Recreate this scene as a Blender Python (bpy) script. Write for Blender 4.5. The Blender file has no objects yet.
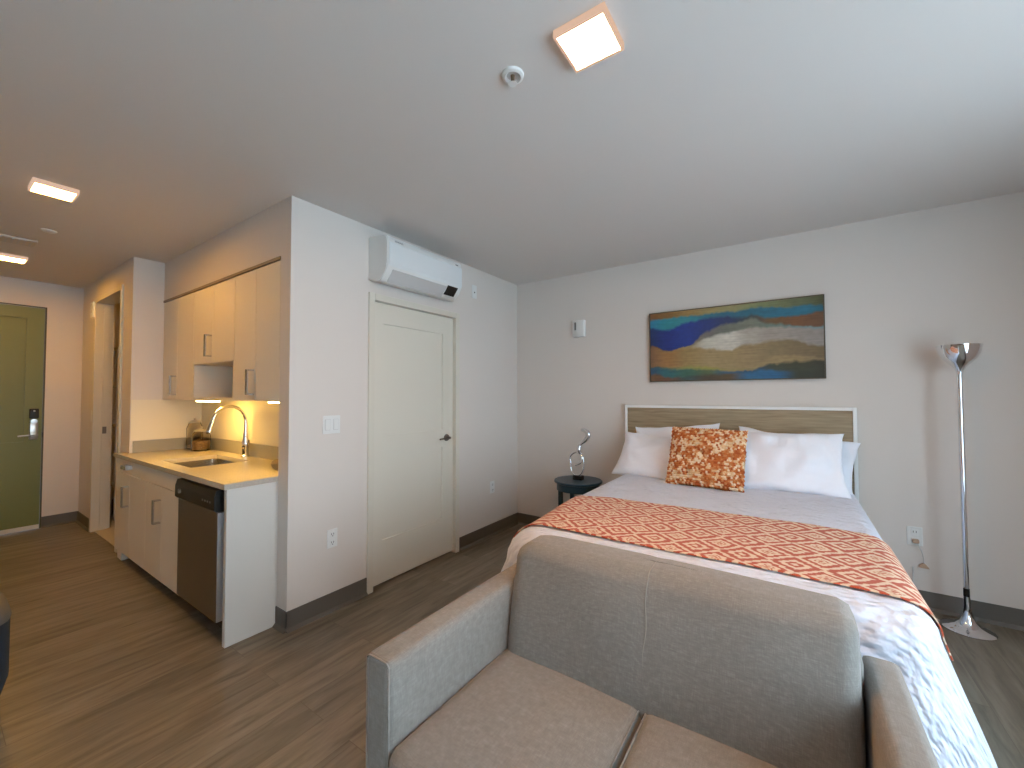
import bpy, bmesh, math, random
from mathutils import Vector, Matrix, noise
random.seed(4)
PI = math.pi
scene = bpy.context.scene
C = scene.collection

# ------------------------------------------------------------------ camera
cam_d = bpy.data.cameras.new('camera'); cam = bpy.data.objects.new('camera', cam_d); C.objects.link(cam)
yaw, pitch, roll, foc = .6002, .0273, -.0023, 408.29
fw = Vector((-math.sin(yaw)*math.cos(pitch), math.cos(yaw)*math.cos(pitch), math.sin(pitch)))
rt = fw.cross(Vector((0, 0, 1))).normalized(); up = rt.cross(fw)
R_ = math.cos(roll)*rt + math.sin(roll)*up; U_ = -math.sin(roll)*rt + math.cos(roll)*up
m = Matrix(((R_.x, U_.x, -fw.x, 2.4285), (R_.y, U_.y, -fw.y, -3.6473), (R_.z, U_.z, -fw.z, 1.3619), (0, 0, 0, 1)))
cam.matrix_world = m
cam_d.sensor_fit = 'HORIZONTAL'; cam_d.sensor_width = 36.0; cam_d.lens = foc/1024*36.0; cam_d.clip_start = .02
scene.camera = cam

# ------------------------------------------------------------------ world, daylight, exposure
SKY = 8.3
w = bpy.data.worlds.new('daylight'); scene.world = w; w.use_nodes = True
bg = w.node_tree.nodes['Background']; bg.inputs[0].default_value = (.59, .78, .93, 1); bg.inputs[1].default_value = SKY
WINS = [(-3.02, -1.42), (-4.85, -3.25)]; WZ0, WZ1, WX = .45, 2.25, 4.1
for i, (a, b) in enumerate(WINS):
    l = bpy.data.lights.new('window_portal', 'AREA'); l.shape = 'RECTANGLE'; l.size = WZ1-WZ0; l.size_y = b-a
    l.cycles.is_portal = True
    o = bpy.data.objects.new('window_portal', l); C.objects.link(o)
    o.location = (WX+.09, (a+b)/2, (WZ0+WZ1)/2); o.rotation_euler = (0, PI/2, 0)
scene.view_settings.view_transform = 'Standard'; scene.view_settings.look = 'None'
scene.view_settings.exposure = 0.0; scene.view_settings.gamma = 1.0; scene.view_settings.use_curve_mapping = False
CEIL_E, STRIP_E, BATH_E = 165.0, 125.0, 12.0
WARM = (1.0, .47, .06)

# ------------------------------------------------------------------ materials
def mat(name, col, rough=.6, metal=0., spec=.5, **k):
    m = bpy.data.materials.new(name); m.use_nodes = True
    b = m.node_tree.nodes['Principled BSDF']
    b.inputs['Base Color'].default_value = (*col, 1); b.inputs['Roughness'].default_value = rough
    b.inputs['Metallic'].default_value = metal; b.inputs['Specular IOR Level'].default_value = spec
    for kk, v in k.items(): b.inputs[kk.replace('_', ' ')].default_value = v
    return m
def N(m, t, **k):
    n = m.node_tree.nodes.new(t)
    for a, v in k.items(): setattr(n, a, v)
    return n
def L(m, a, b): m.node_tree.links.new(a, b)
def bsdf(m): return m.node_tree.nodes['Principled BSDF']
def noisemix(m, c1, c2, scale=(1, 1, 1), ns=5, detail=3, coord='Object', lo=.3, hi=.7, bump=0, bdist=.002, rough=None):
    tc = N(m, 'ShaderNodeTexCoord'); mp = N(m, 'ShaderNodeMapping'); mp.inputs['Scale'].default_value = scale
    nz = N(m, 'ShaderNodeTexNoise'); nz.inputs['Scale'].default_value = ns; nz.inputs['Detail'].default_value = detail
    L(m, tc.outputs[coord], mp.inputs['Vector']); L(m, mp.outputs[0], nz.inputs['Vector'])
    cr = N(m, 'ShaderNodeValToRGB'); cr.color_ramp.elements[0].position = lo; cr.color_ramp.elements[1].position = hi
    cr.color_ramp.elements[0].color = (*c1, 1); cr.color_ramp.elements[1].color = (*c2, 1)
    L(m, nz.outputs['Fac'], cr.inputs['Fac']); L(m, cr.outputs[0], bsdf(m).inputs['Base Color'])
    if bump:
        bp = N(m, 'ShaderNodeBump'); bp.inputs['Strength'].default_value = bump; bp.inputs['Distance'].default_value = bdist
        L(m, nz.outputs['Fac'], bp.inputs['Height']); L(m, bp.outputs[0], bsdf(m).inputs['Normal'])
    return nz, cr
def addbump(m, scale, strength, dist, detail=2, vec=(1, 1, 1), kind='noise'):
    tc = N(m, 'ShaderNodeTexCoord'); mp = N(m, 'ShaderNodeMapping'); mp.inputs['Scale'].default_value = vec
    nz = N(m, 'ShaderNodeTexNoise' if kind == 'noise' else 'ShaderNodeTexVoronoi'); nz.inputs['Scale'].default_value = scale
    if kind == 'noise': nz.inputs['Detail'].default_value = detail
    L(m, tc.outputs['Object'], mp.inputs['Vector']); L(m, mp.outputs[0], nz.inputs['Vector'])
    bp = N(m, 'ShaderNodeBump'); bp.inputs['Strength'].default_value = strength; bp.inputs['Distance'].default_value = dist
    L(m, nz.outputs[0], bp.inputs['Height']); L(m, bp.outputs[0], bsdf(m).inputs['Normal'])

wall_m = mat('wall_paint', (.685, .628, .578), .75, spec=.3); addbump(wall_m, 160, .12, .001)
ceil_m = mat('ceiling_paint', (.69, .65, .615), .85, spec=.2); addbump(ceil_m, 120, .12, .001)
base_m = mat('rubber_base', (.115, .105, .092), .55)
casing_m = mat('cream_metal_frame', (.66, .62, .53), .45)
door_m = mat('cream_door', (.68, .64, .55), .45)
green_m = mat('green_door', (.165, .185, .058), .5)
cab_m = mat('glossy_cabinet', (.72, .66, .56), .42)
panel_m = mat('panel_white', (.62, .60, .56), .4)
kick_m = mat('toe_kick_dark', (.05, .035, .025), .7)
steel_m = mat('brushed_steel', (.24, .22, .20), .38, 1.0); addbump(steel_m, 60, .1, .001, vec=(1, 1, 30))
pull_m = mat('satin_pull', (.50, .49, .48), .25, 1.0)
steel_lt = mat('steel_edge', (.85, .86, .88), .35, 1.0)
sink_m = mat('sink_steel', (.42, .40, .37), .25, 1.0)
chrome_m = mat('chrome', (.80, .80, .82), .06, 1.0)
nickel_m = mat('satin_nickel', (.48, .46, .44), .28, 1.0)
bronze_m = mat('dark_nickel', (.22, .20, .18), .3, 1.0)
black_m = mat('black_plastic', (.010, .009, .008), .42, spec=.3)
white_m = mat('white_plastic', (.74, .74, .72), .4)
acface_m = mat('ac_face', (.72, .745, .75), .35)
acgrey_m = mat('ac_flap', (.55, .54, .53), .5)
grey_m = mat('grey_mark', (.22, .22, .23), .5)
linen_m = mat('white_linen', (.87, .87, .93), .85, spec=.2, Sheen_Weight=.2)
addbump(linen_m, 9, .35, .02, detail=3)
quilt_m = mat('white_quilt', (.68, .70, .80), .85, spec=.2, Sheen_Weight=.2)
teal_m = mat('teal_paint', (.006, .038, .064), .35)
dark_m = mat('dark_slot', (.02, .02, .02), .6)
cord_m = mat('white_cord', (.55, .52, .48), .5)
plug_m = mat('tan_plug', (.45, .30, .20), .5)
navy_m = mat('navy_fabric', (.012, .022, .038), .9); addbump(navy_m, 300, .4, .002)
grtop_m = mat('grey_fabric', (.10, .095, .09), .9); addbump(grtop_m, 300, .4, .002)
shelfm = mat('shelf_wood', (.40, .31, .20), .6)
basket_m = mat('dark_red_basket', (.06, .025, .02), .8)
tile_m = mat('bath_tile', (.50, .44, .34), .4)
splash_m = mat('backsplash_stone', (.30, .285, .25), .35)
glasswin_m = mat('window_glass', (1, 1, 1), 0., Transmission_Weight=1., IOR=1.02)
jar_m = mat('jar_glass', (.97, .93, .85), .02, Transmission_Weight=1., IOR=1.12)
lid_m = mat('jar_lid', (.70, .62, .50), .35, .5)
fill_m = mat('jar_filling', (.42, .26, .12), .7); noisemix(fill_m, (.16, .09, .03), (.42, .27, .11), ns=45)
bowl_m = mat('stoneware', (.16, .125, .09), .35)
wf_m = mat('white_frame', (.86, .85, .83), .45)
brass_m = mat('sprinkler_bronze', (.28, .2, .13), .4, .8)

top_m = mat('quartz_counter', (.50, .46, .39), .18); noisemix(top_m, (.44, .40, .335), (.52, .475, .40), ns=140, detail=2)
hb_m = mat('headboard_wood', (.3, .22, .15), .55)
noisemix(hb_m, (.22, .158, .088), (.42, .325, .205), scale=(1.6, 20, 22), ns=3.0, detail=6, lo=.25, hi=.75)

def emis(name, col, s):
    m = bpy.data.materials.new(name); m.use_nodes = True; nt = m.node_tree; nt.nodes.clear()
    e = nt.nodes.new('ShaderNodeEmission'); e.inputs[0].default_value = (*col, 1); e.inputs[1].default_value = s
    o = nt.nodes.new('ShaderNodeOutputMaterial'); nt.links.new(e.outputs[0], o.inputs[0]); return m
lamp_e = emis('warm_diffuser', WARM, CEIL_E); strip_e = emis('warm_strip', (1., .58, .13), STRIP_E)
lamp_near = emis('warm_diffuser_dimmer', (1., .48, .12), CEIL_E*1.5)
rim_m = emis('translucent_rim', (1., .66, .48), .72)

# floor: vinyl planks running along Y
floor_m = mat('vinyl_plank', (.2, .15, .11), .36)
def build_floor_mat(m):
    tc = N(m, 'ShaderNodeTexCoord'); mp = N(m, 'ShaderNodeMapping'); mp.inputs['Rotation'].default_value = (0, 0, PI/2)
    br = N(m, 'ShaderNodeTexBrick'); br.offset = .37; br.inputs['Scale'].default_value = 1.0
    br.inputs['Brick Width'].default_value = 1.22; br.inputs['Row Height'].default_value = .18
    br.inputs['Mortar Size'].default_value = .0012; br.inputs['Mortar Smooth'].default_value = .3; br.inputs['Bias'].default_value = 0
    br.inputs['Color1'].default_value = (.0, .0, .0, 1); br.inputs['Color2'].default_value = (1, 1, 1, 1); br.inputs['Mortar'].default_value = (.5, .5, .5, 1)
    L(m, tc.outputs['Object'], mp.inputs[0]); L(m, mp.outputs[0], br.inputs['Vector'])
    mp2 = N(m, 'ShaderNodeMapping'); mp2.inputs['Scale'].default_value = (13, 1.5, 1); L(m, tc.outputs['Object'], mp2.inputs[0])
    vadd = N(m, 'ShaderNodeVectorMath', operation='MULTIPLY_ADD'); vadd.inputs[1].default_value = (37, 53, 0)
    L(m, br.outputs['Color'], vadd.inputs[0]); L(m, mp2.outputs[0], vadd.inputs[2])
    nz = N(m, 'ShaderNodeTexNoise'); nz.inputs['Scale'].default_value = 1.6; nz.inputs['Detail'].default_value = 7; nz.inputs['Roughness'].default_value = .62
    nz.inputs['Distortion'].default_value = .6
    L(m, vadd.outputs[0], nz.inputs['Vector'])
    cr = N(m, 'ShaderNodeValToRGB'); e = cr.color_ramp.elements
    e[0].position = .30; e[0].color = (.10, .08, .058, 1); e[1].position = .72; e[1].color = (.245, .214, .167, 1)
    x = cr.color_ramp.elements.new(.5); x.color = (.18, .153, .113, 1)
    L(m, nz.outputs['Fac'], cr.inputs[0])
    ton = N(m, 'ShaderNodeMapRange'); ton.inputs['To Min'].default_value = .86; ton.inputs['To Max'].default_value = 1.14
    L(m, br.outputs['Color'], ton.inputs[0])
    mp3 = N(m, 'ShaderNodeMapping'); mp3.inputs['Scale'].default_value = (10, 2.2, 1); L(m, tc.outputs['Object'], mp3.inputs[0])
    kn = N(m, 'ShaderNodeTexNoise'); kn.inputs['Scale'].default_value = 1.3; kn.inputs['Detail'].default_value = 2; L(m, mp3.outputs[0], kn.inputs['Vector'])
    kr = N(m, 'ShaderNodeMapRange'); kr.inputs['From Min'].default_value = .70; kr.inputs['From Max'].default_value = .78; L(m, kn.outputs['Fac'], kr.inputs[0])
    km = N(m, 'ShaderNodeMix', data_type='RGBA'); km.inputs[7].default_value = (.06, .042, .028, 1); L(m, kr.outputs[0], km.inputs[0]); L(m, cr.outputs[0], km.inputs[6])
    mix = N(m, 'ShaderNodeMix', data_type='RGBA', blend_type='MULTIPLY'); mix.inputs[0].default_value = 1
    L(m, km.outputs[2], mix.inputs[6]); L(m, ton.outputs[0], mix.inputs[7])
    mx2 = N(m, 'ShaderNodeMix', data_type='RGBA'); mx2.inputs[7].default_value = (.11, .085, .06, 1)
    L(m, br.outputs['Fac'], mx2.inputs[0]); L(m, mix.outputs[2], mx2.inputs[6]); L(m, mx2.outputs[2], bsdf(m).inputs['Base Color'])
    bp = N(m, 'ShaderNodeBump'); bp.inputs['Strength'].default_value = .15; bp.inputs['Distance'].default_value = .002
    L(m, nz.outputs['Fac'], bp.inputs['Height']); L(m, bp.outputs[0], bsdf(m).inputs['Normal'])
build_floor_mat(floor_m)

# sofa fabric: grey-taupe slub weave
def fabric(name, c1, c2, c3):
    m = mat(name, c1, .95, spec=.2, Sheen_Weight=.25)
    tc = N(m, 'ShaderNodeTexCoord')
    outs = []
    for sc in ((420, 34, 34), (34, 420, 34), (34, 34, 420)):
        mp = N(m, 'ShaderNodeMapping'); mp.inputs['Scale'].default_value = sc; L(m, tc.outputs['Object'], mp.inputs[0])
        nz = N(m, 'ShaderNodeTexNoise'); nz.inputs['Scale'].default_value = 1.5; nz.inputs['Detail'].default_value = 3
        L(m, mp.outputs[0], nz.inputs['Vector']); outs.append(nz.outputs['Fac'])
    a = N(m, 'ShaderNodeMath', operation='ADD'); b = N(m, 'ShaderNodeMath', operation='ADD'); c = N(m, 'ShaderNodeMath', operation='DIVIDE')
    L(m, outs[0], a.inputs[0]); L(m, outs[1], a.inputs[1]); L(m, a.outputs[0], b.inputs[0]); L(m, outs[2], b.inputs[1])
    L(m, b.outputs[0], c.inputs[0]); c.inputs[1].default_value = 3
    cr = N(m, 'ShaderNodeValToRGB'); e = cr.color_ramp.elements
    e[0].position = .34; e[0].color = (*c1, 1); e[1].position = .70; e[1].color = (*c3, 1); x = e.new(.52); x.color = (*c2, 1)
    L(m, c.outputs[0], cr.inputs[0]); L(m, cr.outputs[0], bsdf(m).inputs['Base Color'])
    bp = N(m, 'ShaderNodeBump'); bp.inputs['Strength'].default_value = .35; bp.inputs['Distance'].default_value = .002
    L(m, c.outputs[0], bp.inputs['Height']); L(m, bp.outputs[0], bsdf(m).inputs['Normal'])
    return m
sofa_m = fabric('sofa_linen', (.195, .175, .157), (.24, .218, .197), (.32, .297, .272))
seam_m = mat('seam_thread', (.30, .27, .235), .9)

def build_quilt_bump(m):
    tc = N(m, 'ShaderNodeTexCoord'); outs = []
    vo = N(m, 'ShaderNodeTexVoronoi', feature='SMOOTH_F1'); vo.inputs['Scale'].default_value = 26
    mp = N(m, 'ShaderNodeMapping'); mp.inputs['Scale'].default_value = (1.0, 2.0, 1); L(m, tc.outputs['UV'], mp.inputs[0]); L(m, mp.outputs[0], vo.inputs['Vector'])
    nz = N(m, 'ShaderNodeTexNoise'); nz.inputs['Scale'].default_value = 7; nz.inputs['Detail'].default_value = 4; L(m, tc.outputs['UV'], nz.inputs['Vector'])
    ad = N(m, 'ShaderNodeMath', operation='MULTIPLY_ADD'); ad.inputs[1].default_value = 3.0
    L(m, nz.outputs['Fac'], ad.inputs[0]); L(m, vo.outputs['Distance'], ad.inputs[2])
    bp = N(m, 'ShaderNodeBump'); bp.inputs['Strength'].default_value = .9; bp.inputs['Distance'].default_value = .016
    L(m, ad.outputs[0], bp.inputs['Height']); L(m, bp.outputs[0], bsdf(m).inputs['Normal'])
build_quilt_bump(quilt_m)

# ikat runner
run_m = mat('ikat_runner', (.5, .1, .05), .9, spec=.2, Sheen_Weight=.15)
def build_ikat(m):
    tc = N(m, 'ShaderNodeTexCoord'); sp = N(m, 'ShaderNodeSeparateXYZ')
    mpn = N(m, 'ShaderNodeMapping'); mpn.inputs['Scale'].default_value = (8, 75, 1); L(m, tc.outputs['UV'], mpn.inputs[0])
    nz = N(m, 'ShaderNodeTexNoise'); nz.inputs['Scale'].default_value = 1; nz.inputs['Detail'].default_value = 3; L(m, mpn.outputs[0], nz.inputs['Vector'])
    L(m, tc.outputs['UV'], sp.inputs[0])
    def M(op, a, b=None, c=None):
        n = N(m, 'ShaderNodeMath', operation=op)
        for i, v in enumerate((a, b, c)):
            if v is None: continue
            if isinstance(v, (int, float)): n.inputs[i].default_value = v
            else: L(m, v, n.inputs[i])
        return n.outputs[0]
    jit = M('MULTIPLY', M('SUBTRACT', nz.outputs['Fac'], .5), .05)
    u = M('DIVIDE', M('ADD', sp.outputs['X'], jit), .178); v = M('DIVIDE', sp.outputs['Y'], .165)
    fu = M('MULTIPLY', M('ABSOLUTE', M('SUBTRACT', M('FRACT', u), .5)), 2)
    fv = M('MULTIPLY', M('ABSOLUTE', M('SUBTRACT', M('FRACT', v), .5)), 2)
    d = M('ADD', fu, fv)
    e = M('DIVIDE', d, 2.0)
    cr = N(m, 'ShaderNodeValToRGB'); cr.color_ramp.interpolation = 'LINEAR'
    red = (.46, .078, .032, 1); red2 = (.50, .15, .08, 1); cream = (.74, .56, .40, 1)
    st = [(0, red2), (.055, red2), (.075, cream), (.105, cream), (.12, red2), (.14, red2), (.16, cream), (.25, cream), (.275, red), (.38, red), (.40, cream), (.50, cream), (.53, red), (.67, red), (.70, cream), (.80, cream), (.83, red), (.90, red), (.93, cream), (1, cream)]
    el = cr.color_ramp.elements; el[0].position = 0; el[0].color = st[0][1]; el[1].position = 1; el[1].color = st[-1][1]
    for p, c in st[1:-1]:
        q = el.new(p); q.color = c
    L(m, e, cr.inputs[0]); L(m, cr.outputs[0], bsdf(m).inputs['Base Color'])
    bp = N(m, 'ShaderNodeBump'); bp.inputs['Strength'].default_value = .3; bp.inputs['Distance'].default_value = .003
    L(m, nz.outputs['Fac'], bp.inputs['Height']); L(m, bp.outputs[0], bsdf(m).inputs['Normal'])
build_ikat(run_m)
def vcol(name, rough=.6, **k):
    m = mat(name, (1, 1, 1), rough, **k); a = N(m, 'ShaderNodeVertexColor'); a.layer_name = 'Col'
    L(m, a.outputs['Color'], bsdf(m).inputs['Base Color']); return m
paint_m = vcol('canvas_paint', .45); knit_m = vcol('crochet_yarn', .95, spec=.15)

# ------------------------------------------------------------------ mesh helpers
ORG = {}
def bmn(): return bmesh.new()
def box(bm, x0, x1, y0, y1, z0, z1, r=0, seg=2):
    t = bmesh.new(); bmesh.ops.create_cube(t, size=1)
    for v in t.verts: v.co = ((x0+x1)/2+v.co.x*(x1-x0), (y0+y1)/2+v.co.y*(y1-y0), (z0+z1)/2+v.co.z*(z1-z0))
    if r: bmesh.ops.bevel(t, geom=list(t.edges), offset=r, segments=seg, affect='EDGES', profile=.5)
    merge(bm, t)
    return bm
def merge(bm, t, M=None):
    vm = {}
    for v in t.verts: vm[v] = bm.verts.new(M @ v.co if M else v.co)
    for f in t.faces:
        try: bm.faces.new([vm[v] for v in f.verts])
        except ValueError: pass
    t.free()
def lathe(bm, prof, c, seg=32, axis='Z', cap=True):
    rings = []
    for r, h in prof:
        ring = []
        for i in range(seg):
            a = 2*PI*i/seg; p = (r*math.cos(a), r*math.sin(a), h)
            if axis == 'X': p = (h, p[0], p[1])
            if axis == 'Y': p = (p[0], h, p[1])
            ring.append(bm.verts.new((c[0]+p[0], c[1]+p[1], c[2]+p[2])))
        rings.append(ring)
    for a, b in zip(rings, rings[1:]):
        for i in range(seg):
            j = (i+1) % seg; bm.faces.new((a[i], a[j], b[j], b[i]))
    if cap:
        bm.faces.new(rings[0]); bm.faces.new(rings[-1])
    return bm
def tube(bm, pts, rad, seg=10, flat=1.0, closed=False):
    pts = [Vector(p) for p in pts]; n = len(pts); rr = rad if isinstance(rad, (list, tuple)) else [rad]*n
    rings = []; nrm = None
    for i, p in enumerate(pts):
        if closed: t = (pts[(i+1) % n]-pts[i-1]).normalized()
        else: t = (pts[min(i+1, n-1)]-pts[max(i-1, 0)]).normalized()
        if nrm is None:
            nrm = t.orthogonal().normalized()
        nrm = (nrm-t*nrm.dot(t)).normalized(); b = t.cross(nrm)
        rings.append([bm.verts.new(p+nrm*math.cos(2*PI*k/seg)*rr[i]+b*math.sin(2*PI*k/seg)*rr[i]*flat) for k in range(seg)])
    prs = list(zip(rings, rings[1:])) + ([(rings[-1], rings[0])] if closed else [])
    for a, b in prs:
        for k in range(seg):
            j = (k+1) % seg; bm.faces.new((a[k], a[j], b[j], b[k]))
    if not closed: bm.faces.new(rings[0]); bm.faces.new(rings[-1])
    return bm
def spl(keys, n=8):
    """Catmull-Rom through the keys"""
    K = [Vector(k) for k in keys]; K = [2*K[0]-K[1]]+K+[2*K[-1]-K[-2]]; out = []
    for i in range(1, len(K)-2):
        a, b, c, d = K[i-1:i+3]
        for j in range(n):
            t = j/n; out.append(.5*((2*b)+(c-a)*t+(2*a-5*b+4*c-d)*t*t+(3*b-a-3*c+d)*t**3))
    out.append(K[-2]); return out
def prism(bm, poly, a, b, axis='Y'):
    """poly of 2D points extruded from a to b along axis"""
    def P(p, h):
        return {'Y': (p[0], h, p[1]), 'X': (h, p[0], p[1]), 'Z': (p[0], p[1], h)}[axis]
    A = [bm.verts.new(P(p, a)) for p in poly]; B = [bm.verts.new(P(p, b)) for p in poly]
    n = len(poly)
    for i in range(n): bm.faces.new((A[i], A[(i+1) % n], B[(i+1) % n], B[i]))
    bm.faces.new(A); bm.faces.new(B[::-1]); return bm
def softbox(bm, x0, x1, y0, y1, z0, z1, r, n=10, bulge=(0, 0, 0), fn=None):
    t = bmesh.new(); bmesh.ops.create_cube(t, size=2)
    bmesh.ops.subdivide_edges(t, edges=list(t.edges), cuts=n, use_grid_fill=True)
    c = Vector(((x0+x1)/2, (y0+y1)/2, (z0+z1)/2)); h = Vector(((x1-x0)/2, (y1-y0)/2, (z1-z0)/2))
    for v in t.verts:
        q = Vector([math.copysign(abs(v.co[i])**1.0, v.co[i]) for i in range(3)])
        # concentrate samples at the rounded rim
        p = Vector([q[i]*h[i] for i in range(3)])
        e = []
        for i in range(3):
            inner = h[i]-r; a = abs(q[i]); 
            s = a*(inner/h[i]) if a < .999 else h[i]
            e.append(s)
        k = 1-1/(n+1)*2
        vec = []
        for i in range(3):
            a = abs(q[i]); inner = h[i]-r
            if a <= k+1e-6: x = a/k*inner
            else: x = inner+(a-k)/(1-k)*r
            vec.append(math.copysign(x, q[i]))
        vec = Vector(vec)
        inn = Vector([max(-(h[i]-r), min(h[i]-r, vec[i])) for i in range(3)])
        d = vec-inn
        if d.length > 1e-9:
            mx = max(abs(d[i]) for i in range(3)); vec = inn+d.normalized()*mx
        u = Vector([vec[i]/h[i] for i in range(3)])
        for i in range(3):
            if bulge[i]:
                j, l = (i+1) % 3, (i+2) % 3
                vec[i] += u[i]*bulge[i]*max(0, 1-u[j]**2)*max(0, 1-u[l]**2)
        v.co = c+vec
        if fn: v.co = fn(v.co.copy(), u)
    merge(bm, t); return bm
def pillow_bm(w, h, t, nu=34, nv=26, seed=0, wr=.006, pinch=.05, pw=.42, ear=.0):
    bm = bmesh.new(); g = []
    for s in (1, -1):
        rows = []
        for j in range(nv+1):
            row = []
            for i in range(nu+1):
                u = -math.cos(PI*i/nu); v = -math.cos(PI*j/nv)
                x = u*w/2*(1-pinch*(1-v*v)*0-pinch*(1-abs(v)**2)*abs(u)**3); y = v*h/2*(1-pinch*(1-u*u)*abs(v)**3)
                q = max(0, (1-u*u)*(1-v*v))
                z = s*t/2*q**pw
                k = noise.noise(Vector((x*7+seed*9.1, y*7, s*.7)))*wr*2.2+noise.noise(Vector((x*18+seed, y*11+x*9, s*2.)))*wr
                cz = 1-abs(noise.noise(Vector((x*6+y*3+seed*3.3, y*8-x*2, s*1.3+seed)))); k -= .013*cz**7
                z += k*min(1, q*3)
                ed = noise.noise(Vector((u*3+seed, v*3, 5.)))*.008*(1-min(1, q*4)); x += ed; y += ed
                row.append((x, y, z))
            rows.append(row)
        g.append(rows)
    vt = {}
    def vert(s, i, j):
        key = (0 if (i in (0, nu) or j in (0, nv)) else s, i, j)
        if key not in vt: vt[key] = bm.verts.new(g[0 if s == 0 else 1][j][i] if key[0] or s == 0 else g[0][j][i])
        return vt[key]
    for s in (0, 1):
        for j in range(nv):
            for i in range(nu):
                q = [vert(s, i, j), vert(s, i+1, j), vert(s, i+1, j+1), vert(s, i, j+1)]
                if s: q = q[::-1]
                bm.faces.new(q)
    return bm
def worg(o):
    p = Vector((0, 0, 0))
    while o: p += o.location; o = o.parent
    return p
def obj(name, bm, m, parent=None, smooth=False, loc=None):
    bmesh.ops.recalc_face_normals(bm, faces=list(bm.faces))
    if parent is not None: off = worg(parent)
    elif loc is not None: off = Vector(loc)
    else:
        xs = [v.co for v in bm.verts]
        off = Vector(((min(p.x for p in xs)+max(p.x for p in xs))/2, (min(p.y for p in xs)+max(p.y for p in xs))/2, min(p.z for p in xs)))
    for v in bm.verts: v.co -= off
    me = bpy.data.meshes.new(name); bm.to_mesh(me); bm.free()
    me.materials.append(m)
    if smooth:
        for p in me.polygons: p.use_smooth = True
        if smooth != 'all':
            me.set_sharp_from_angle(angle=math.radians(42))
    o = bpy.data.objects.new(name, me); C.objects.link(o)
    if parent is not None: o.parent = parent
    else: o.location = off
    return o
def thing(name, loc, label, cat, group=None):
    o = bpy.data.objects.new(name, None); C.objects.link(o); o.location = loc; o.empty_display_size = .1
    o['label'] = label; o['category'] = cat
    if group: o['group'] = group
    return o
def tag(o, label, cat, group=None):
    o['label'] = label; o['category'] = cat
    if group: o['group'] = group
    return o
def struct(name, bm, m, parent=None, smooth=False):
    o = obj(name, bm, m, parent, smooth)
    if parent is None: o['kind'] = 'structure'
    return o
def part(name, bm, m, parent, label=None, smooth=False):
    o = obj(name, bm, m, parent, smooth)
    if label: o['label'] = label
    return o

# ------------------------------------------------------------------ room shell
H = 2.55; YK = -2.41; XW = -.117; YS = -2.62; XF = -2.18; YB = -2.11
XE = -4.0; YR = -5.3
struct('floor', box(bmn(), XE-.1, WX+.12, YR-.1, .1, -.1, 0), floor_m)
struct('ceiling', box(bmn(), XE-.1, WX+.12, YR-.1, .1, H, H+.1), ceil_m)
struct('wall_back', box(bmn(), XE-.1, WX+.12, 0, .1, 0, H), wall_m)
DY0, DY1, DZ = -1.874, -.937, 2.085     # outer edges of the frame of the closet door
b = bmn(); box(b, XW, 0, YK, DY0+.03, 0, H); box(b, XW, 0, DY1-.03, 0, 0, H); box(b, XW, 0, DY0+.03, DY1-.03, DZ-.03, H)
struct('wall_left', b, wall_m)
b = bmn(); box(b, XF, XW, YK, YB, 2.215, H)
struct('wall_soffit', b, wall_m)
struct('wall_kitchen', box(bmn(), -2.30, XW, YB, YB+.1, 0, H), wall_m)
struct('wall_kitchen_side', box(bmn(), -2.30, XF, YS, YB, 0, H), wall_m)
BX0, BX1, BZ = -3.385, -2.49, 2.31      # opening of the bathroom
b = bmn(); box(b, XE, BX0, YS, YS+.12, 0, H); box(b, BX1, -2.30, YS, YS+.12, 0, H); box(b, BX0, BX1, YS, YS+.12, BZ, H)
struct('wall_bathroom', b, wall_m)
EY0, EY1, EZ = -3.80, -2.885, 2.29
b = bmn(); box(b, XE-.1, XE, EY1, 0, 0, H); box(b, XE-.1, XE, YR, EY0, 0, H); box(b, XE-.1, XE, EY0, EY1, EZ, H)
struct('wall_entry', b, wall_m)
struct('wall_bathroom_back', box(bmn(), XE, -2.30, -.9, -.8, 0, H), wall_m)
struct('wall_bathroom_side', box(bmn(), -2.30, -2.22, -2.01, 0, 0, H), wall_m)
struct('wall_front', box(bmn(), XE-.1, WX+.12, YR-.1, YR, 0, H), wall_m)
b = bmn(); box(b, XE, -2.30, YS+.12, -.9, 0, .006); box(b, BX0, BX1, YS+.02, YS+.12, 0, .006)
struct('trim_1', b, tile_m)
# right wall with the two windows
b = bmn(); ys = [YR] + sorted([y for w_ in WINS for y in w_]) + [0]
box(b, WX, WX+.12, YR, 0, 0, WZ0); box(b, WX, WX+.12, YR, 0, WZ1, H)
for i in range(0, len(ys), 2): box(b, WX, WX+.12, ys[i], ys[i+1], WZ0, WZ1)
struct('wall_right', b, wall_m)
for i, (a, c) in enumerate(WINS):
    b = bmn(); f = .05
    box(b, WX+.03, WX+.09, a, a+f, WZ0, WZ1); box(b, WX+.03, WX+.09, c-f, c, WZ0, WZ1)
    box(b, WX+.03, WX+.09, a+f, c-f, WZ0, WZ0+f); box(b, WX+.03, WX+.09, a+f, c-f, WZ1-f, WZ1)
    box(b, WX+.04, WX+.08, (a+c)/2-.02, (a+c)/2+.02, WZ0+f, WZ1-f)
    o = struct('window_%d' % (i+1), b, wf_m)
    struct('pane', box(bmn(), WX+.056, WX+.062, a+f, c-f, WZ0+f, WZ1-f), glasswin_m, o)
    struct('window_sill', box(bmn(), WX-.04, WX+.1, a-.03, c+.03, WZ0-.025, WZ0, .004), wf_m, o)

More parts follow.
